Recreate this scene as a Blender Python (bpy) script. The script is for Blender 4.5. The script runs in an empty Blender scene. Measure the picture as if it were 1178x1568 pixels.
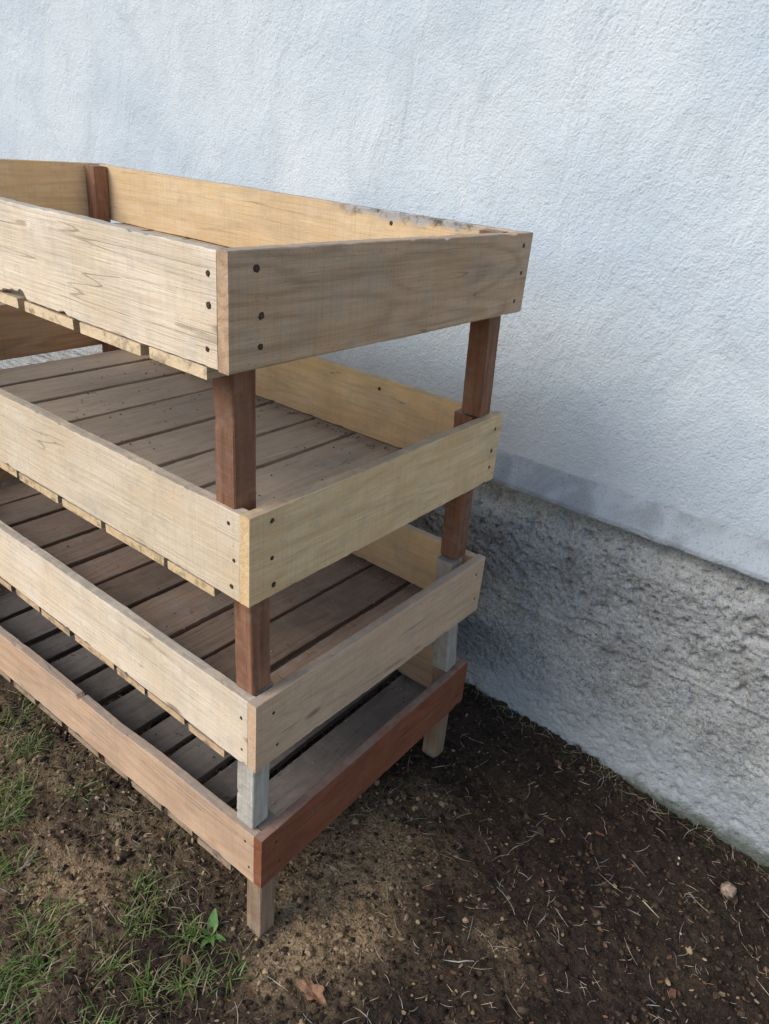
import bpy, math, random
import numpy as np
from mathutils import Vector, Matrix, noise
random.seed(7)
scene=bpy.context.scene
def link(o,parent=None):
    scene.collection.objects.link(o)
    if parent: o.parent=parent
    return o
def sm(a,b,x):
    t=min(1,max(0,(x-a)/(b-a))); return t*t*(3-2*t)

# ---------------------------------------------------------------- node helpers
class NT:
    def __init__(s,name):
        s.m=bpy.data.materials.new(name); s.m.use_nodes=True
        s.t=s.m.node_tree; s.n=s.t.nodes; s.l=s.t.links
        s.b=s.n['Principled BSDF']
    def node(s,ty,**k):
        n=s.n.new(ty)
        for a,b in k.items(): setattr(n,a,b)
        return n
    def put(s,sock,v):
        if hasattr(v,'is_output'): s.l.new(v,sock)
        elif isinstance(v,(tuple,list)) and len(v)==3 and sock.type=='RGBA': sock.default_value=(*v,1)
        else: sock.default_value=v
    def math(s,op,a,b=0.0,c=None,clamp=False):
        n=s.node('ShaderNodeMath',operation=op,use_clamp=clamp)
        s.put(n.inputs[0],a); s.put(n.inputs[1],b)
        if c is not None: s.put(n.inputs[2],c)
        return n.outputs[0]
    def mix(s,f,a,b,bt='MIX'):
        n=s.node('ShaderNodeMix',data_type='RGBA',blend_type=bt)
        s.put(n.inputs[0],f); s.put(n.inputs[6],a); s.put(n.inputs[7],b)
        return n.outputs[2]
    def map(s,v,scale=(1,1,1),loc=(0,0,0),rot=(0,0,0)):
        n=s.node('ShaderNodeMapping'); s.l.new(v,n.inputs[0])
        n.inputs['Scale'].default_value=scale
        n.inputs['Location'].default_value=loc
        n.inputs['Rotation'].default_value=rot
        return n.outputs[0]
    def noise(s,v,scale,detail=4,rough=.55,dist=0,out=0):
        n=s.node('ShaderNodeTexNoise'); s.l.new(v,n.inputs['Vector'])
        n.inputs['Scale'].default_value=scale; n.inputs['Detail'].default_value=detail
        n.inputs['Roughness'].default_value=rough; n.inputs['Distortion'].default_value=dist
        return n.outputs[out]
    def vor(s,v,scale,out=0,feature='F1'):
        n=s.node('ShaderNodeTexVoronoi',feature=feature); s.l.new(v,n.inputs['Vector'])
        n.inputs['Scale'].default_value=scale
        return n.outputs[out]
    def rng(s,v,a,b,c=0.0,d=1.0,smooth=True):
        n=s.node('ShaderNodeMapRange'); n.interpolation_type='SMOOTHSTEP' if smooth else 'LINEAR'
        s.put(n.inputs[0],v)
        for i,q in enumerate((a,b,c,d)): n.inputs[1+i].default_value=q
        return n.outputs[0]
    def bump(s,terms,strength=1.0):
        h=None
        for so,am in terms:
            h=s.math('MULTIPLY_ADD',so,am,h if h is not None else 0.0)
        n=s.node('ShaderNodeBump'); n.inputs['Strength'].default_value=strength
        n.inputs['Distance'].default_value=1.0; s.l.new(h,n.inputs['Height'])
        s.l.new(n.outputs[0],s.b.inputs['Normal'])

def wood(name,light,dark,dirt=.25,dirtcol=(.20,.18,.155),ring=.6,bump=1.0,wane=False,knots=True,rough=.82,topgrey=.7,vary=.12,endcol=None,patch=None,fibre=.20,speck=.4,stain=.22,crack=.38):
    t=NT(name)
    tcn=t.node('ShaderNodeTexCoord'); tc=tcn.outputs['Object']
    rnd=t.node('ShaderNodeObjectInfo').outputs['Random']
    cx=t.node('ShaderNodeCombineXYZ')
    t.put(cx.inputs[0],t.math('MULTIPLY',rnd,13.7)); t.put(cx.inputs[1],t.math('MULTIPLY',rnd,5.3)); t.put(cx.inputs[2],t.math('MULTIPLY',rnd,7.9))
    va=t.node('ShaderNodeVectorMath',operation='ADD'); t.l.new(tc,va.inputs[0]); t.l.new(cx.outputs[0],va.inputs[1])
    v=va.outputs[0]
    rn=t.noise(t.map(v,(1.3,9,9)),1.0,2,.5,.25)
    ringv=t.rng(t.math('SINE',t.math('MULTIPLY',rn,60.0)),-1,1,0,1,False)
    ringm=t.math('POWER',ringv,2.2)
    fib=t.noise(t.map(v,(14,520,520)),1.0,2,.6)
    fib2=t.noise(t.map(v,(4,120,120)),1.0,2,.6)
    saw=t.noise(t.map(v,(210,6,6)),1.0,1,.5)
    blot=t.noise(v,6,3,.6)
    st=t.noise(t.map(v,(2.5,8,8),loc=(3,1,2)),1.0,4,.65,.6)
    f=t.math('MULTIPLY',ringm,ring*.65)
    f=t.math('MULTIPLY_ADD',t.rng(fib2,.35,.65),.30,f)
    f=t.math('MULTIPLY_ADD',t.rng(fib,.42,.66),fibre,f)
    f=t.math('MINIMUM',f,1.0)
    col=t.mix(f,light,dark)
    col=t.mix(t.rng(blot,.38,.68,0,.6),col,patch or tuple(c*.68 for c in light))
    col=t.mix(t.rng(saw,.5,.7,0,.09),col,tuple(c*.5 for c in dark))
    if knots:
        vd=t.vor(t.map(v,(2.2,7,7)),1.0)
        col=t.mix(t.rng(vd,.03,.08,.7,0),col,(.12,.06,.03))
    d1=t.noise(v,26,4,.7); d2=t.noise(v,240,1,.5)
    g3=sum(dirtcol)/3
    col=t.mix(t.rng(st,.50,.66,0,stain),col,(g3*.74,g3*.66,g3*.56))
    col=t.mix(t.rng(d1,.48,.70,0,dirt),col,dirtcol)
    col=t.mix(t.rng(d2,.70,.76,0,speck),col,(.07,.05,.035))
    cr=t.math('ABSOLUTE',t.math('SUBTRACT',t.noise(t.map(v,(1.2,26,26),loc=(7,2,5)),1.0,1,.5,.1),.5))
    crm=t.math('MULTIPLY',t.rng(cr,.002,.007,crack,0),t.rng(st,.46,.54))
    crm=t.math('MULTIPLY',crm,t.rng(blot,.44,.52))
    col=t.mix(crm,col,(.10,.065,.045))
    br=t.math('MULTIPLY_ADD',rnd,vary*2,1-vary)
    cb=t.node('ShaderNodeCombineXYZ')
    for i in range(3): t.put(cb.inputs[i],br)
    col=t.mix(1.0,col,cb.outputs[0],'MULTIPLY')
    geo=t.node('ShaderNodeNewGeometry')
    sx=t.node('ShaderNodeSeparateXYZ'); t.l.new(geo.outputs['Normal'],sx.inputs[0])
    top=t.math('MULTIPLY',t.rng(sx.outputs[2],.5,.95,0,topgrey),t.rng(d1,.3,.6,.5,1))
    col=t.mix(top,col,t.mix(d1,(.17,.155,.135),(.38,.35,.31)))
    if endcol:
        sn=t.node('ShaderNodeSeparateXYZ'); t.l.new(tcn.outputs['Normal'],sn.inputs[0])
        en=t.rng(t.math('ABSOLUTE',sn.outputs[0]),.7,.9)
        col=t.mix(en,col,t.mix(t.rng(d1,.45,.65),endcol,tuple(c*.45 for c in endcol)))
    if wane:
        so=t.node('ShaderNodeSeparateXYZ'); t.l.new(tc,so.inputs[0])
        zz=t.math('MULTIPLY_ADD',t.noise(v,14,3,.6),.05,so.outputs[2])
        zz=t.math('MULTIPLY_ADD',d2,.012,zz)
        m=t.math('MULTIPLY',t.rng(zz,.085,.101),t.math('MULTIPLY',t.rng(so.outputs[0],.20,.34),t.rng(so.outputs[0],.60,.74,1,0)))
        col=t.mix(m,col,t.mix(t.rng(d1,.35,.6),(.10,.085,.075),(.42,.40,.38)))
    t.l.new(col,t.b.inputs['Base Color'])
    t.b.inputs['Roughness'].default_value=rough
    t.b.inputs['Specular IOR Level'].default_value=.2
    t.bump([(fib,.0007*bump),(saw,.0005*bump),(fib2,.0014*bump),(crm,-.0010),(d1,.0014)])
    return t.m

M={}
M['pale']=wood('pale_pine',(.86,.74,.59),(.66,.51,.35),dirt=.42,dirtcol=(.54,.47,.38),ring=.15,patch=(.76,.58,.37),bump=1.2,stain=.2)
M['pale2']=wood('pale_pine_b',(.84,.71,.54),(.63,.47,.31),dirt=.38,dirtcol=(.52,.45,.35),ring=.2,patch=(.72,.54,.34),bump=1.1,stain=.2)
M['yellow']=wood('yellow_pine',(.86,.65,.40),(.66,.44,.22),dirt=.3,dirtcol=(.50,.41,.29),ring=.3,wane=True,patch=(.76,.51,.26),stain=.15)
M['yellow2']=wood('yellow_pine_b',(.84,.62,.36),(.60,.385,.185),dirt=.33,dirtcol=(.47,.375,.26),ring=.45,patch=(.72,.46,.22),stain=.2)
M['brownpine']=wood('brown_pine',(.64,.44,.28),(.38,.24,.14),dirt=.38,dirtcol=(.40,.33,.25),ring=.6,patch=(.56,.32,.16),stain=.3)
M['tanpine']=wood('tan_pine',(.74,.53,.355),(.51,.335,.205),dirt=.32,dirtcol=(.47,.39,.30),ring=.4,stain=.2,patch=(.66,.43,.27))
M['red']=wood('red_hardwood',(.33,.12,.060),(.15,.050,.028),dirt=.25,dirtcol=(.30,.18,.12),ring=.5,knots=False,topgrey=.6,stain=.12)
M['pinkpine']=wood('pinkish_pine',(.74,.51,.34),(.50,.29,.17),dirt=.3,ring=.6,dirtcol=(.46,.37,.29),crack=.6,stain=.15)
M['post']=wood('brown_post',(.38,.185,.105),(.15,.066,.038),dirt=.5,dirtcol=(.36,.255,.19),ring=.6,knots=False,bump=1.4,vary=.18,stain=.2)
M['postgrey']=wood('grey_post',(.64,.60,.52),(.42,.36,.29),dirt=.4,ring=.4,knots=False,bump=1.4)
M['legb']=wood('leg_brown',(.42,.29,.19),(.20,.125,.08),dirt=.5,dirtcol=(.32,.28,.23),ring=.6,knots=False,bump=1.4)
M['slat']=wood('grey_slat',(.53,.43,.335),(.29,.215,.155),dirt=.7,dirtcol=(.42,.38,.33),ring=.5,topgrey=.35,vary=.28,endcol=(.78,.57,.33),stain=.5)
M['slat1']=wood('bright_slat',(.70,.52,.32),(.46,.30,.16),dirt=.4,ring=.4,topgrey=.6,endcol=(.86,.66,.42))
M['slatb']=wood('shaded_brown_slat',(.34,.24,.175),(.17,.105,.075),dirt=.6,dirtcol=(.28,.245,.21),ring=.6,topgrey=.2,vary=.28,endcol=(.68,.47,.28),stain=.4)  # third-tier slats: brown wood, colour lowered to deepen the shade inside
M['slatd']=wood('shaded_grey_slat',(.21,.185,.17),(.10,.086,.078),dirt=.55,dirtcol=(.21,.20,.195),ring=.6,topgrey=.25,vary=.28,endcol=(.42,.30,.19))  # bottom-tier slats: grey wood with interior shadow put into the colour

def simple(name,col,rough=.8,var=.3,scale=40,metal=0,spec=.2):
    t=NT(name)
    v=t.node('ShaderNodeNewGeometry').outputs['Position']
    n=t.noise(v,scale,2)
    t.l.new(t.mix(t.rng(n,.3,.7),tuple(c*(1-var) for c in col),tuple(min(1,c*(1+var)) for c in col)),t.b.inputs['Base Color'])
    t.b.inputs['Roughness'].default_value=rough; t.b.inputs['Metallic'].default_value=metal
    t.b.inputs['Specular IOR Level'].default_value=spec
    return t.m
M['screw']=simple('dark_screw_hole',(.075,.048,.036),.8,.4,300)
M['screwm']=simple('screw_metal',(.13,.08,.055),.6,metal=.4)

# ---------------------------------------------------------------- boards
import bmesh
def board(name,mat,center,dirx,up,L,H,T,parent,amp=.0015,ch=.0014,notches=(),bow=0,seg=None,bites=()):
    X=Vector(dirx).normalized(); Z=Vector(up); Z=(Z-X*Z.dot(X)).normalized(); Y=Z.cross(X)
    n=seg or max(6,int(L/.010)); a=T/2; b=H/2
    prof=[(-a+ch,-b),(0,-b),(a-ch,-b),(a,-b+ch),(a,-b*.33),(a,b*.33),(a,b-ch),(a-ch,b),(0,b),(-a+ch,b),(-a,b-ch),(-a,b*.33),(-a,-b*.33),(-a,-b+ch)]
    k=len(prof); sd=Vector((random.random()*99,random.random()*99,random.random()*99))
    vs=[];fs=[]
    for i in range(n+1):
        x=-L/2+L*i/n
        wt=amp*noise.noise(Vector((x*5,0,0))+sd)*1.2+amp*.45*noise.noise(Vector((x*60,3,0))+sd)
        wb=amp*noise.noise(Vector((x*5,9,0))+sd)*1.2+amp*.45*noise.noise(Vector((x*60,13,0))+sd)
        c1=max(0,noise.noise(Vector((x*38,21,0))+sd)-.38)*.012*(amp/.0018); c2=max(0,noise.noise(Vector((x*38,31,0))+sd)-.33)*.016*(amp/.0018)
        by=bow*(1-(2*x/L)**2)
        nt=sum(d*max(0,1-abs(x-p)/w) for p,w,d in notches)
        nb=sum(d*min(1,3*max(0,1-abs(x-p)/w))*(1+.5*noise.noise(Vector((x*90,5,0))+sd)) for p,w,d in bites)
        for (y,z) in prof:
            p=Vector((x,y,z))
            q=noise.noise_vector(p*60+sd)*.0005
            side=1 if y<0 else .35
            zz=z+(wt-nt-c1*side if z>b*.5 else (wb+nb+c2*side if z<-b*.5 else 0))
            ex=0
            if i in(0,n): ex=noise.noise(Vector((0,y*80,z*40))+sd)*.0008
            vs.append((x+ex,y+q.y+by,zz+q.z))
    for i in range(n):
        for j in range(k):
            j2=(j+1)%k
            fs.append((i*k+j,(i+1)*k+j,(i+1)*k+j2,i*k+j2))
    fs.append(tuple(range(k))); fs.append(tuple(n*k+j for j in reversed(range(k))))
    me=bpy.data.meshes.new(name); me.from_pydata(vs,[],fs); me.materials.append(mat)
    bm=bmesh.new(); bm.from_mesh(me); bmesh.ops.recalc_face_normals(bm,faces=bm.faces); bm.to_mesh(me); bm.free()
    o=bpy.data.objects.new(name,me); link(o,parent)
    mw=Matrix.Identity(4)
    for r in range(3):
        mw[r][0]=X[r];mw[r][1]=Y[r];mw[r][2]=Z[r];mw[r][3]=center[r]
    o.matrix_world=mw
    return o

rack=bpy.data.objects.new('slatted_wooden_storage_rack',None); link(rack)
t=.0226
TI=[(.0135,-.0547,.800,1.5506,.1608,-.0183),(.0010,-.0050,.7919,1.1462,.1693,-.0065),(-.0087,.0217,.8045,.7387,.1670,-.0145),(-.0058,.0380,.8229,.3654,.1473,.0098)]
LEN=[1.549,1.56,1.57,1.58]
mats=[('pale','brownpine','yellow','yellow2'),('pale2','yellow2','yellow2','brownpine'),('pale','tanpine','yellow2','brownpine'),('pinkpine','red','brownpine','brownpine')]
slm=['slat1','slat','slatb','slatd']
sv=[];sf=[];sm_=[]
def disc(c,nrm,r,h,mi,k=12):
    nrm=Vector(nrm).normalized(); a=nrm.orthogonal().normalized(); b=nrm.cross(a)
    base=len(sv)
    for s in (0,1):
        for i in range(k):
            an=2*math.pi*i/k
            sv.append(tuple(Vector(c)+nrm*(h*s)+(a*math.cos(an)+b*math.sin(an))*r*(1+.18*random.uniform(-1,1))*(1-.15*s)))
    for i in range(k):
        sf.append((base+i,base+(i+1)%k,base+k+(i+1)%k,base+k+i)); sm_.append(mi)
    sf.append(tuple(base+k+i for i in range(k))); sm_.append(mi)
corner=[]
for i,(x,y,W,z,h,a) in enumerate(TI):
    e=Vector((-math.sin(a),math.cos(a),0)); l=Vector((-math.cos(a),-math.sin(a),0)); c=Vector((x,y,0)); Z=Vector((0,0,1))
    L=LEN[i]; P=lambda u,v,zz,c=c,l=l,e=e: c+l*u+e*v+Z*zz
    corner.append(P)
    zc=z-h/2; m=mats[i]; s=str(i+1)
    board('end_board_near_'+s,M[m[1]],P(t/2,W/2,zc),e,Z,W,h,t,rack,amp=.0018)
    board('end_board_far_'+s,M[m[3]],P(L-t/2,W/2,zc),e,Z,W,h,t,rack)
    nt=[] if i!=3 else [(-.185+.06,.010,.010),(-.28,.16,.006)]
    bt=[(-.17,.02,.006),(-.21,.03,.009)] if i==0 else []
    board('long_board_front_'+s,M[m[0]],P(L/2,t/2,zc-.0012),-l,Z,L-2*t-.0016,h-.002,t,rack,amp=.0022,notches=[(-p,w,d) for p,w,d in nt],bites=[(-p,w,d) for p,w,d in bt])
    board('long_board_back_'+s,M[m[2]],P(L/2,W-t/2,zc-.0012),-l,Z,L-2*t-.0016,h-.002,t,rack,amp=.0016)
    th=.018
    if i==0: gaps=[(.048,.182),(.2,.365),(.388,.545),(.568,.72),(.745,.9),(.925,1.08),(1.1,1.26),(1.285,1.44)]
    elif i==1: gaps=[(.088,.218),(.233,.415),(.43,.568),(.583,.738),(.753,.938),(.953,1.12),(1.14,1.3),(1.32,1.46)]
    elif i==2:
        gaps=[];u=.092
        while u<1.45:
            w=random.uniform(.095,.175); gaps.append((u,min(u+w,1.5))); u+=w+random.uniform(.007,.020)
    else:
        gaps=[];u=.095
        while u<1.45:
            w=random.uniform(.09,.15); gaps.append((u,min(u+w,1.5))); u+=w+random.uniform(.012,.028)
    for j,(u0,u1) in enumerate(gaps):
        sk=random.uniform(-.005,.005)
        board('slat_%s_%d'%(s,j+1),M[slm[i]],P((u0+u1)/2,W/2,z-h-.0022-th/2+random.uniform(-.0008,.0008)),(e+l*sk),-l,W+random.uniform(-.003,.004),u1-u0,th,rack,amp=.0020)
    n1=-l; n2=-e
    zs=[z-h*.17,z-h*.5,z-h*.82] if i<2 else [z-h*.25,z-h*.75]
    r0=.0042 if i<2 else .0032
    J=lambda q:random.uniform(-q,q)
    for zz in zs:
        for vv in (.052,W-.032):
            rr=r0*random.uniform(.8,1.15)
            q=P(0,vv+J(.009),zz+J(.009)); disc(q,n1,rr*1.2,.0006,0); disc(q,n1,rr*.6,.0010,1)
        for uu in (.042,L-.05):
            rr=r0*random.uniform(.8,1.15)
            q=P(uu+J(.008),0,zz+J(.009)); disc(q,n2,rr*1.1,.0009,0); disc(q,n2,rr*.6,.0013,1)
        if i<2 and zz==zs[0]:
            q=P(.35+J(.02),W-t,zz); disc(q,n2,r0*1.2,.0012,0)
me=bpy.data.meshes.new('screws'); me.from_pydata(sv,[],sf); me.materials.append(M['screw']); me.materials.append(M['screwm'])
for p,k in zip(me.polygons,sm_): p.material_index=k
link(bpy.data.objects.new('screws',me),rack)
def post(name,mat,top,bot,w=.047,d=.047):
    T_=Vector(top);B=Vector(bot); off=Vector((-w/2,d/2,0))
    c=(T_+B)/2+off; ax=(T_-B)
    return board(name,mat,c,ax,(0,1,0),ax.length,d,w,rack,amp=.0012,seg=40,ch=.002)
post('post_near_1',M['post'],(-.0425,.000,1.515),(-.041,.003,1.104))
post('post_far_1',M['post'],(-.018,.690,1.545),(-.012,.708,1.148),.05)
post('post_near_2',M['post'],(-.026,.020,1.100),(-.037,.040,.741))
post('post_far_2',M['post'],(-.032,.712,1.143),(-.042,.752,.741),.05)
post('post_near_3',M['postgrey'],(-.038,.048,.736),(-.042,.046,.368),.05)
post('post_far_3',M['postgrey'],(-.040,.735,.736),(-.032,.775,.368),.05)
post('post_near_4',M['legb'],(-.030,.062,.362),(-.029,.060,-.03))
post('post_far_4',M['legb'],(-.034,.785,.362),(-.045,.81,-.03),.05)
for i,(zt,zb) in enumerate([(1.545,1.148),(1.143,.741),(.736,.368),(.362,-.04)]):
    P=corner[i]; L=LEN[i]; W=TI[i][2]
    for nm,v in (('front',t+.002),('back',W-t-.049)):
        q=P(L-t-.049,v,0); post('post_end_%s_%d'%(nm,i+1),M['post'],(q.x,q.y,zt),(q.x,q.y,zb))

# ---------------------------------------------------------------- wall
YP=1.114
def axis(a,b,fa,fb,fine,growth=1.25,mx=1.2):
    xs=list(np.arange(fa,fb,fine)); s=fine
    x=fb
    while x<b: xs.append(x); s=min(s*growth,mx); x+=s
    xs.append(b); x=fa; s=fine
    lo=[]
    while x>a: s=min(s*growth,mx); x-=s; lo.append(max(x,a))
    return sorted(set(lo+xs))
xs=axis(-9,7,-1.0,1.3,.0052,1.05,.3)
rows=[]
z=4.2
while z>.935: rows.append((YP+.052,z,0)); z-=.02 if z<2.2 else .15
rows+=[(YP+.052,.925,0),(YP+.052,.912,0),(YP+.052,.902,0),(YP+.0525,.897,0),(YP+.0525,.893,0),(YP+.050,.8905,0)]
for k in range(1,9):
    f=k/9; rows.append((YP+.050-.054*f,.8905-.0565*f,0))
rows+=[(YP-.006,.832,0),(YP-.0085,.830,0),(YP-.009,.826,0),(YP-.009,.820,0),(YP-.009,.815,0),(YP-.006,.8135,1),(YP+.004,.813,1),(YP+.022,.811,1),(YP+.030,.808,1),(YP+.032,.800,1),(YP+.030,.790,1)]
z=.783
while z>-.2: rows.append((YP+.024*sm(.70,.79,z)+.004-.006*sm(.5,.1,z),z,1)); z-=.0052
vs=[];fs=[];fm=[]
nz=noise
for (y,z,k) in rows:
    for x in xs:
        p=Vector((x,0,z))
        rip=.0028*nz.noise(Vector((x*3,7,0)))+.0022*nz.noise(Vector((x*16,7,0)))+.0012*nz.noise(Vector((x*60,7,0)))
        if k==0:
            d=.005*nz.noise(p*2.2)+.0022*nz.noise(p*8)+.0007*nz.noise(p*34)
            dz=0
            if z<.93: d+=.0018*nz.noise(p*14+Vector((5,0,0)))+.0014*nz.noise(p*50); dz=rip
        else:
            n1=nz.noise(p*5+Vector((0,3,0))); n2=nz.noise(p*15); n3=nz.noise(p*52); n4=nz.noise(p*120)
            up=sm(.25,.6,z)*.5+.5
            d=.003*n1+.0035*n2+(.0050*n3+.0052*n4)*up
            pv=nz.noise(p*30+Vector((9,9,9)))
            if pv>.28: d+=.055*(pv-.28)*up
            pv=nz.noise(Vector((x*75,4,z*75)))
            if pv>.34: d+=.06*(pv-.34)*up
            d-=.006*math.exp(-((z-.45-.012*nz.noise(Vector((x*2,0,1))))/.006)**2)
            fade=sm(.806,.77,z)
            if z>.77: d=d*fade+(1-fade)*.0015*n3
            dz=rip*sm(.70,.79,z)
        vs.append((x,y+d,z+dz))
nx=len(xs)
for r in range(len(rows)-1):
    for i in range(nx-1):
        fs.append((r*nx+i,(r+1)*nx+i,(r+1)*nx+i+1,r*nx+i+1)); fm.append(rows[r+1][2])
me=bpy.data.meshes.new('stucco_wall'); me.from_pydata(vs,[],fs)
me.polygons.foreach_set('material_index',fm); me.polygons.foreach_set('use_smooth',[True]*len(fm))
T=NT('painted_stucco')
v=T.node('ShaderNodeNewGeometry').outputs['Position']
a=T.noise(v,1.5,3,.55); b=T.noise(T.map(v,(1,1,.6),rot=(0,.4,0)),6,4,.6,.8); g=T.noise(v,170,2,.6); g2=T.noise(T.map(v,(1,1,.8),rot=(0,.5,0)),60,3,.6,.4)
col=T.mix(T.rng(a,.35,.66),(.57,.65,.72),(.70,.76,.80))
col=T.mix(T.rng(b,.48,.72,0,.45),col,(.54,.60,.645))
col=T.mix(T.rng(b,.45,.30,0,.35),col,(.77,.81,.835))
col=T.mix(T.rng(g,.60,.72,0,.40),col,(.36,.40,.43))  # dark specks: pit dirt plus relief shading put into the plaster colour
col=T.mix(T.rng(g2,.60,.74,0,.24),col,(.46,.50,.53))
sz=T.node('ShaderNodeSeparateXYZ'); T.l.new(v,sz.inputs[0])
low=T.math('MULTIPLY',T.rng(T.math('MULTIPLY_ADD',b,.5,sz.outputs[2]),1.45,1.1),.22)
col=T.mix(low,col,(.47,.52,.57))  # lower wall bluer and darker: soft shadow painted into the colour
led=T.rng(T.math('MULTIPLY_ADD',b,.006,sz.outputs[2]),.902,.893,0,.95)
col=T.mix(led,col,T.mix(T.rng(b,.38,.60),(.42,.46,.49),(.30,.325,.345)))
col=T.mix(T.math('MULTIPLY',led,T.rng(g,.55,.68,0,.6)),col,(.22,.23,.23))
T.l.new(col,T.b.inputs['Base Color']); T.b.inputs['Roughness'].default_value=.9; T.b.inputs['Specular IOR Level'].default_value=.12
T.bump([(b,.012),(g2,.0032),(g,.0027)])
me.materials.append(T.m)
T=NT('rough_concrete_plinth')
v=T.node('ShaderNodeNewGeometry').outputs['Position']
a=T.noise(v,3,4,.6); b=T.noise(v,13,4,.7); g=T.noise(v,110,3,.7); sp=T.noise(v,260,1,.5)
col=T.mix(T.rng(a,.35,.65),(.38,.39,.39),(.50,.50,.48))
col=T.mix(T.rng(b,.42,.68,0,.7),col,(.27,.265,.25))
col=T.mix(T.rng(g,.52,.68,0,.65),col,(.66,.66,.63))
col=T.mix(T.rng(g,.44,.34,0,.75),col,(.13,.13,.125))
col=T.mix(T.rng(sp,.62,.70,0,.65),col,(.085,.083,.08))
sz=T.node('ShaderNodeSeparateXYZ'); T.l.new(v,sz.inputs[0])
low=T.math('MULTIPLY',T.rng(T.math('MULTIPLY_ADD',b,.25,sz.outputs[2]),.46,.24),.6)
col=T.mix(low,col,(.49,.54,.57))
moss=T.math('MULTIPLY',T.rng(T.math('MULTIPLY_ADD',b,.12,sz.outputs[2]),.13,.075),.8)
col=T.mix(moss,col,(.085,.10,.055))
T.l.new(col,T.b.inputs['Base Color']); T.b.inputs['Roughness'].default_value=.95; T.b.inputs['Specular IOR Level'].default_value=.12
T.bump([(b,.005),(g,.006),(sp,.0016)])
me.materials.append(T.m)
link(bpy.data.objects.new('stucco_wall',me))

# ---------------------------------------------------------------- ground
def gz(x,y):
    p=Vector((x,y,0))
    h=.07*sm(.75,1.12,y)*sm(.95,-.25,x) - .012*sm(.6,1.0,x)
    core=sm(3,1.8,abs(x))*sm(-3,-1.8,y) if abs(x)<3 and y>-3 else 0
    h+=.014*nz.noise(p*2.6)+.010*nz.noise(p*8)+.008*nz.noise(p*22)
    if core>0: h+=core*(.009*nz.noise(p*50)+.006*nz.noise(p*110))
    for lx,ly in ((-.05,.085),(-.07,.835)):
        d=(x-lx)**2+(y-ly)**2
        h*=1-.75*math.exp(-d/.006)
    return h
def soilw(x,y):
    p=Vector((x,y,0)); n=nz.noise(p*4)*.5+nz.noise(p*11)*.5
    tan=math.exp(-(((x-.02)/.16)**2+((y-.38)/.26)**2))*1.5+math.exp(-(((x-.05)/.15)**2+((y-.10)/.14)**2))*.8
    tan+=.45*math.exp(-(((x-.42)/.10)**2+((y-.42)/.07)**2))+.15*math.exp(-(((x-.30)/.2)**2+((y-.22)/.12)**2))
    left=sm(-.10,-.45,x)*sm(.4,-.1,y)*.7+math.exp(-(((x+.52)/.12)**2+((y+.14)/.08)**2))*.8
    return max(0,min(1,tan*(.75+n)+left*(.75+n*1.2)+.16*n))
gx=axis(-60,60,-1.2,1.12,.0068,1.09,5); gy=axis(-60,1.35,-.60,1.22,.0068,1.09,5)
vs=[];col=[]
for yy in gy:
    for xx in gx:
        vs.append((xx,yy,gz(xx,yy))); col.append(soilw(xx,yy))
nx=len(gx); fs=[(r*nx+i,r*nx+i+1,(r+1)*nx+i+1,(r+1)*nx+i) for r in range(len(gy)-1) for i in range(nx-1)]
me=bpy.data.meshes.new('ground'); me.from_pydata(vs,[],fs)
at=me.attributes.new('tan','FLOAT','POINT'); at.data.foreach_set('value',col)
me.polygons.foreach_set('use_smooth',[True]*len(fs))
T=NT('soil')
v=T.node('ShaderNodeNewGeometry').outputs['Position']
an=T.node('ShaderNodeAttribute',attribute_name='tan').outputs['Fac']
a=T.noise(v,5,3,.65); b=T.noise(v,38,4,.7); g=T.noise(v,170,3,.7)
col=T.mix(T.rng(a,.35,.68),(.022,.0155,.012),(.044,.030,.022))
col=T.mix(T.rng(b,.45,.68,0,.7),col,(.072,.048,.033))
w=T.math('MULTIPLY',an,T.rng(b,.3,.55,.6,1),clamp=True)
col=T.mix(w,col,T.mix(T.rng(g,.35,.62),(.17,.115,.066),(.40,.29,.17)))
col=T.mix(T.rng(g,.60,.70,0,.38),col,(.20,.145,.10))
col=T.mix(T.rng(g,.42,.34,0,.6),col,(.014,.010,.008))
T.l.new(col,T.b.inputs['Base Color']); T.b.inputs['Roughness'].default_value=.92; T.b.inputs['Specular IOR Level'].default_value=.2
T.bump([(b,.014),(g,.006)])
me.materials.append(T.m)
link(bpy.data.objects.new('ground',me))

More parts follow.
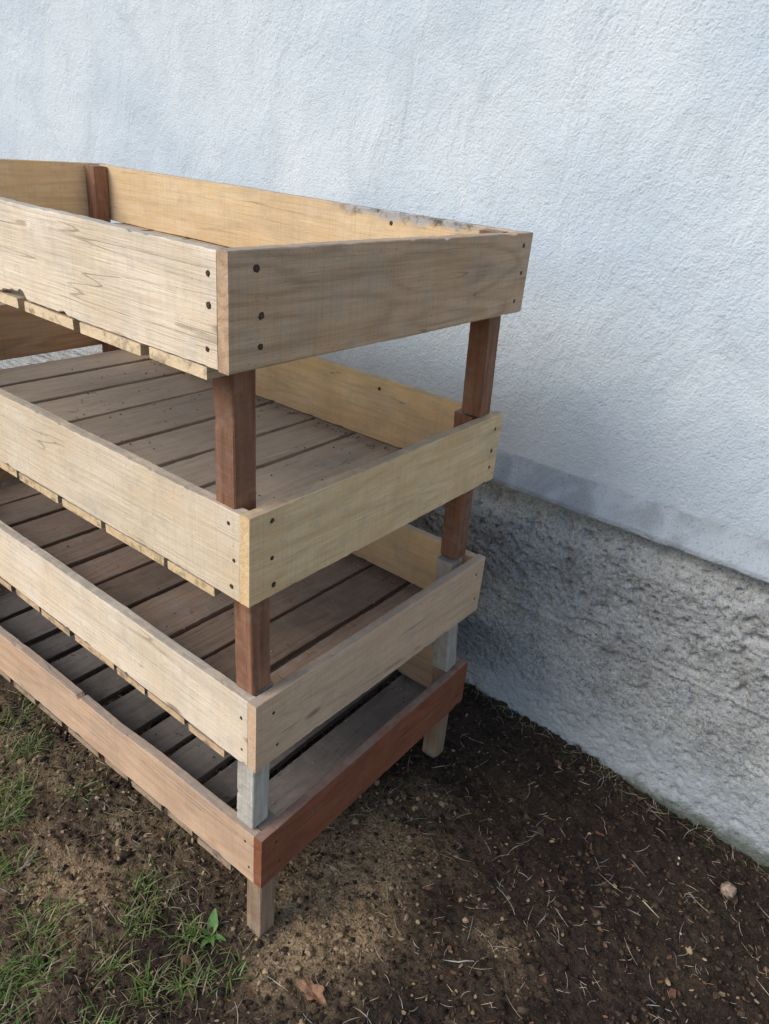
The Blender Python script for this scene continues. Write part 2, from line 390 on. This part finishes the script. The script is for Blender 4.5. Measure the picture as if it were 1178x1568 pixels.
# ---------------------------------------------------------------- debris (one mesh)
ico=bmesh.new(); bmesh.ops.create_icosphere(ico,subdivisions=1,radius=1)
IV=[tuple(v.co) for v in ico.verts]; IF=[tuple(v.index for v in f.verts) for f in ico.faces]; ico.free()
dv=[];df=[];dm=[]
def clod(x,y,r,mi,z=None,flat=.7):
    b=len(dv); z=gz(x,y)+r*.25 if z is None else z
    ax=[random.uniform(.6,1.3) for _ in range(3)]; ang=random.random()*6.28; ca,sa=math.cos(ang),math.sin(ang)
    for (a,bb,c) in IV:
        k=random.uniform(.7,1.25)
        px,py,pz=a*ax[0]*k*r,bb*ax[1]*k*r,c*flat*k*r
        dv.append((x+px*ca-py*sa,y+px*sa+py*ca,z+pz))
    for f in IF: df.append(tuple(b+i for i in f)); dm.append(mi)
def straw(x,y,L,w,mi,z=None,tilt=.15,curv=.3):
    z0=gz(x,y)+.004 if z is None else z
    ang=random.random()*6.28; n=4; b=len(dv); up=random.uniform(-.1,tilt); cv=random.uniform(-curv,curv)
    px,py,pz=x,y,z0
    for i in range(n+1):
        ww=w*(1-.5*abs(2*i/n-1)); s=Vector((-math.sin(ang),math.cos(ang),random.uniform(-.3,.3)))*ww/2
        dv.append((px-s.x,py-s.y,pz-s.z)); dv.append((px+s.x,py+s.y,pz+s.z)); dv.append((px,py,pz+ww*.4))
        px+=math.cos(ang)*L/n; py+=math.sin(ang)*L/n; pz=max(gz(px,py)+.002,pz+up*L/n) if z is None else pz
        ang+=cv
    for i in range(n):
        q=b+i*3
        for f in ((q,q+3,q+5,q+2),(q+2,q+5,q+4,q+1)): df.append(f); dm.append(mi)
def chip(x,y,r,mi):
    b=len(dv); k=5; z=gz(x,y)+.005; a0=random.random()*6.28; tx,ty=random.uniform(-.5,.5),random.uniform(-.5,.5); el=random.uniform(.3,.8)
    ca,sa=math.cos(a0),math.sin(a0)
    for i in range(k):
        an=6.28*i/k; rr=r*random.uniform(.7,1.2); px,py=rr*math.cos(an),rr*el*math.sin(an)
        dv.append((x+px*ca-py*sa,y+px*sa+py*ca,z+px*tx+py*ty))
    df.append(tuple(b+i for i in range(k))); dm.append(mi)
def rp():
    while True:
        x=random.uniform(-1.2,1.1); y=random.uniform(-.6,1.1)
        if y<-.75*(x+.5)-.55: continue
        return x,y
for _ in range(16000):
    x,y=rp(); w=soilw(x,y); r=random.choice((.0018,.0024,.003,.004,.0055))*random.uniform(.8,1.35)
    mi=(2 if random.random()<w*.8 else (1 if random.random()<.4 else 0))
    clod(x,y,r,mi)
for _ in range(750):
    x,y=rp(); clod(x,y,random.uniform(.006,.013),2 if random.random()<soilw(x,y)*.6 else random.choice((0,0,1)))
for _ in range(3600):
    x,y=rp(); straw(x,y,random.uniform(.008,.035),random.uniform(.0009,.0022),random.choice((3,1,1,1,2,0,7)))
for _ in range(320):
    x,y=rp(); straw(x,y,random.uniform(.035,.09),random.uniform(.001,.002),random.choice((3,3,7)))
for _ in range(3400):
    x,y=rp(); chip(x,y,random.uniform(.003,.009),random.choice((0,1,1,4,4,0,2)))
for _ in range(60):
    x,y=rp(); chip(x,y,random.uniform(.010,.016),random.choice((4,1,4)))
for _ in range(420):
    x=random.uniform(-.3,1.1); y=YP-abs(random.gauss(0,.035))-.005; straw(x,y,random.uniform(.02,.09),random.uniform(.0009,.0018),random.choice((3,1,1,5,5)),curv=.35)
for _ in range(18):
    x,y=rp(); clod(x,y,.004,6)
straw(.60,.78,.09,.005,3,curv=.05); straw(.33,.30,.07,.004,7,curv=.05); straw(-.62,-.15,.07,.006,7,curv=.2)
me=bpy.data.meshes.new('soil_debris'); me.from_pydata(dv,[],df)
for m in (simple('dark_clods',(.030,.0215,.016),.95),simple('brown_clods',(.075,.050,.034),.95),simple('tan_clods',(.31,.225,.135),.95),simple('dry_straw',(.44,.36,.24),.8),simple('bark_chips',(.14,.072,.042),.85),simple('moss_bits',(.08,.095,.04),.9),simple('white_grit',(.6,.58,.55),.8),simple('grey_straw',(.33,.32,.29),.8)): me.materials.append(m)
me.polygons.foreach_set('material_index',dm)
link(bpy.data.objects.new('soil_debris',me))

# crumbs on shelves
dv.clear();df.clear();dm.clear()
for i in (1,2,3):
    P=corner[i]; zz=TI[i][3]-TI[i][4]-.001
    for _ in range(500):
        q=P(random.uniform(.05,1.4),random.uniform(.03,.76)if random.random()<.5 else .755-abs(random.gauss(0,.02)),0); clod(q.x,q.y,random.uniform(.0008,.0026),random.choice((0,0,1)),z=zz+.001)
    for _ in range(30):
        q=P(random.uniform(.05,1.2),random.uniform(.03,.74),0); straw(q.x,q.y,random.uniform(.01,.03),.0014,random.choice((0,1)),z=zz+.001)
me=bpy.data.meshes.new('crumbs'); me.from_pydata(dv,[],df)
me.materials.append(bpy.data.materials['brown_clods']); me.materials.append(bpy.data.materials['dry_straw'])
me.polygons.foreach_set('material_index',dm)
link(bpy.data.objects.new('crumbs',me),rack)

# ---------------------------------------------------------------- grass
def leafmat(name,col,col2):
    T=NT(name); v=T.node('ShaderNodeNewGeometry').outputs['Position']
    T.l.new(T.mix(T.rng(T.noise(v,60,2),.35,.65),col,col2),T.b.inputs['Base Color'])
    T.b.inputs['Roughness'].default_value=.55; T.b.inputs['Specular IOR Level'].default_value=.35
    tr=T.node('ShaderNodeBsdfTranslucent'); T.put(tr.inputs[0],tuple(col2)+(1,))
    mx=T.node('ShaderNodeMixShader'); mx.inputs[0].default_value=.25
    T.l.new(T.b.outputs[0],mx.inputs[1]); T.l.new(tr.outputs[0],mx.inputs[2]); T.l.new(mx.outputs[0],T.n['Material Output'].inputs[0])
    return T.m
gv=[];gf=[];gm=[]
def blade(x,y,L,w,mi,lean=None,ang=None):
    ang=random.random()*6.28 if ang is None else ang; th=random.uniform(.3,1.1) if lean is None else lean
    p=Vector((x,y,gz(x,y)-.002)); n=5; b=len(gv); s=Vector((-math.sin(ang),math.cos(ang),0))
    for i in range(n+1):
        ww=w*(1-(i/n)**1.7)*.5+.0001
        gv.append(tuple(p-s*ww)); gv.append(tuple(p+s*ww))
        d=Vector((math.cos(ang)*math.sin(th),math.sin(ang)*math.sin(th),math.cos(th))); p=p+d*L/n; th+=random.uniform(.05,.38)
        if p.z<gz(p.x,p.y)+.003: p.z=gz(p.x,p.y)+.003
    for i in range(n):
        q=b+2*i; gf.append((q,q+1,q+3,q+2)); gm.append(mi)
tufts=[(-.28,-.08,.045,100),(-.34,-.03,.035,50),(-.35,-.3,.05,130),(-.43,-.25,.05,120),(-.84,-.1,.045,150),(-.77,-.15,.04,80),(-.97,.02,.05,120),(-.16,-.03,.03,70),(-.07,-.11,.035,90),(-.13,-.17,.03,60),(-.23,-.2,.03,50),(-.63,-.22,.04,60),(-.3,-.42,.05,70),(-.13,-.3,.04,60),(-1.1,.05,.07,120),(-.7,.02,.03,30),(-.02,-.03,.025,30),(-.38,-.37,.04,80)]
for x,y,r,n in tufts:
    for _ in range(n):
        blade(random.gauss(x,r*.6),random.gauss(y,r*.6),random.uniform(.022,.072),random.uniform(.0018,.0038),random.choice((0,0,0,1,1,2,3)))
for _ in range(1500):
    x=random.uniform(-1.2,.02); y=random.uniform(-.5,.14)
    if nz.noise(Vector((x*5,y*5,2)))>-.12: blade(x,y,random.uniform(.015,.05),random.uniform(.0012,.0024),random.choice((0,1,2,3,3,3,2)),lean=random.uniform(.8,1.5))
for _ in range(60):
    x=random.uniform(-.1,1.0); blade(x,YP-.02-random.random()*.03,random.uniform(.02,.05),.0014,random.choice((1,2,2)))
me=bpy.data.meshes.new('grass'); me.from_pydata(gv,[],gf)
for m in (leafmat('grass_green',(.075,.15,.032),(.13,.24,.055)),leafmat('grass_olive',(.15,.195,.055),(.23,.28,.08)),leafmat('grass_dry',(.32,.27,.16),(.44,.37,.23)),leafmat('grass_dead',(.14,.11,.07),(.22,.17,.11))): me.materials.append(m)
me.polygons.foreach_set('material_index',gm)
link(bpy.data.objects.new('grass',me))

# broad-leaf weed
def leafmesh(base,ang,L,W,elev,fold=.25,droop=.5,n=8):
    vs=[];fs=[]; p=Vector(base); th=elev; s=Vector((-math.sin(ang),math.cos(ang),0))
    for i in range(n+1):
        f=i/n; w=W*(math.sin(math.pi*min(1,f*.95+.03))**.8)*(1.0-.35*f)+.0006
        up=Vector((-math.cos(ang)*math.sin(th),-math.sin(ang)*math.sin(th),math.cos(th)))
        vs+= [tuple(p-s*w+up*w*fold),tuple(p),tuple(p+s*w+up*w*fold)]
        p=p+Vector((math.cos(ang)*math.cos(th),math.sin(ang)*math.cos(th),math.sin(th)))*L/n; th-=droop/n
    for i in range(n):
        q=3*i; fs+=[(q,q+1,q+4,q+3),(q+1,q+2,q+5,q+4)]
    return vs,fs
wv=[];wf=[]
wx,wy=-.125,-.005
for ang,L,W,el in ((2.2,.058,.014,1.0),(.2,.045,.007,.5),(3.6,.035,.007,.6),(5.0,.045,.007,.5),(-.6,.05,.006,.7),(1.4,.03,.006,1.1)):
    a,b=leafmesh((wx,wy,gz(wx,wy)),ang,L,W,el); k=len(wv); wv+=a; wf+=[tuple(i+k for i in f) for f in b]
me=bpy.data.meshes.new('broadleaf_weed'); me.from_pydata(wv,[],wf); me.materials.append(leafmat('weed_leaf',(.12,.24,.06),(.18,.33,.10)))
for p in me.polygons: p.use_smooth=True
link(bpy.data.objects.new('broadleaf_weed',me))
# dead oak leaf
lx,ly=.150,.045; k=28; h0=max(gz(lx+dx,ly+dy) for dx in(-.03,0,.03) for dy in(-.03,0,.03))
lv=[(0,0,.006)]
for i in range(k):
    an=2*math.pi*i/k; r=.026*(1+.24*math.cos(an*5+.5)+.15*math.cos(2*an)); px,py=r*1.25*math.cos(an),r*.8*math.sin(an)
    lv.append((px,py,.004+.008*abs(math.sin(an*1.5))+.002*random.random()))
me=bpy.data.meshes.new('dead_leaf'); me.from_pydata([(a+lx,b+ly,c+h0) for a,b,c in lv],[],[(0,1+i,1+(i+1)%k) for i in range(k)])
me.materials.append(simple('dead_leaf_brown',(.25,.135,.08),.75,.35,80)); link(bpy.data.objects.new('dead_leaf',me))
# stone
bm=bmesh.new(); bmesh.ops.create_icosphere(bm,subdivisions=4,radius=1)
for v in bm.verts:
    d=v.co.normalized(); k=1+.25*nz.noise(d*1.6)+.08*nz.noise(d*5)
    v.co=Vector((d.x*.020*k,d.y*.018*k,d.z*.021*k))
me=bpy.data.meshes.new('stone'); bm.to_mesh(me); bm.free()
for p in me.polygons: p.use_smooth=True
me.materials.append(simple('stone_buff',(.32,.235,.175),.9,.35,110))
o=bpy.data.objects.new('stone',me); o.location=(.80,.95,gz(.80,.95)+.013); link(o)

# ---------------------------------------------------------------- light
w=bpy.data.worlds.new('World'); scene.world=w; w.use_nodes=True
nt=w.node_tree; bg=nt.nodes['Background']; sky=nt.nodes.new('ShaderNodeTexSky'); sky.sky_type='NISHITA'; sky.sun_disc=False
D=Vector((-.55,-1.0,1.0)).normalized()
el=math.asin(D.z); az=math.atan2(D.x,D.y)
sky.sun_elevation=el; sky.sun_rotation=az
nt.links.new(sky.outputs[0],bg.inputs[0]); bg.inputs[1].default_value=.15
sl=bpy.data.lights.new('sun','SUN'); sl.energy=2.6; sl.angle=math.radians(36); sl.color=(1,.95,.88)
so=bpy.data.objects.new('sun',sl); so.rotation_euler=D.to_track_quat('Z','Y').to_euler(); link(so)

# ---------------------------------------------------------------- camera
yaw,p,r=0.62152,1.10574,0.09432
mw=Matrix.Rotation(yaw,4,'Z')@Matrix.Rotation(p,4,'X')@Matrix.Rotation(r,4,'Z')
mw.translation=(0.7693,-0.7172,1.6953)
cd=bpy.data.cameras.new('camera'); cd.sensor_fit='VERTICAL'; cd.sensor_height=24; cd.lens=24*1135.9/1568; cd.clip_start=.02; cd.clip_end=300
co=bpy.data.objects.new('camera',cd); co.matrix_world=mw; link(co); scene.camera=co
scene.view_settings.view_transform='Standard'; scene.view_settings.look='None'; scene.view_settings.exposure=0
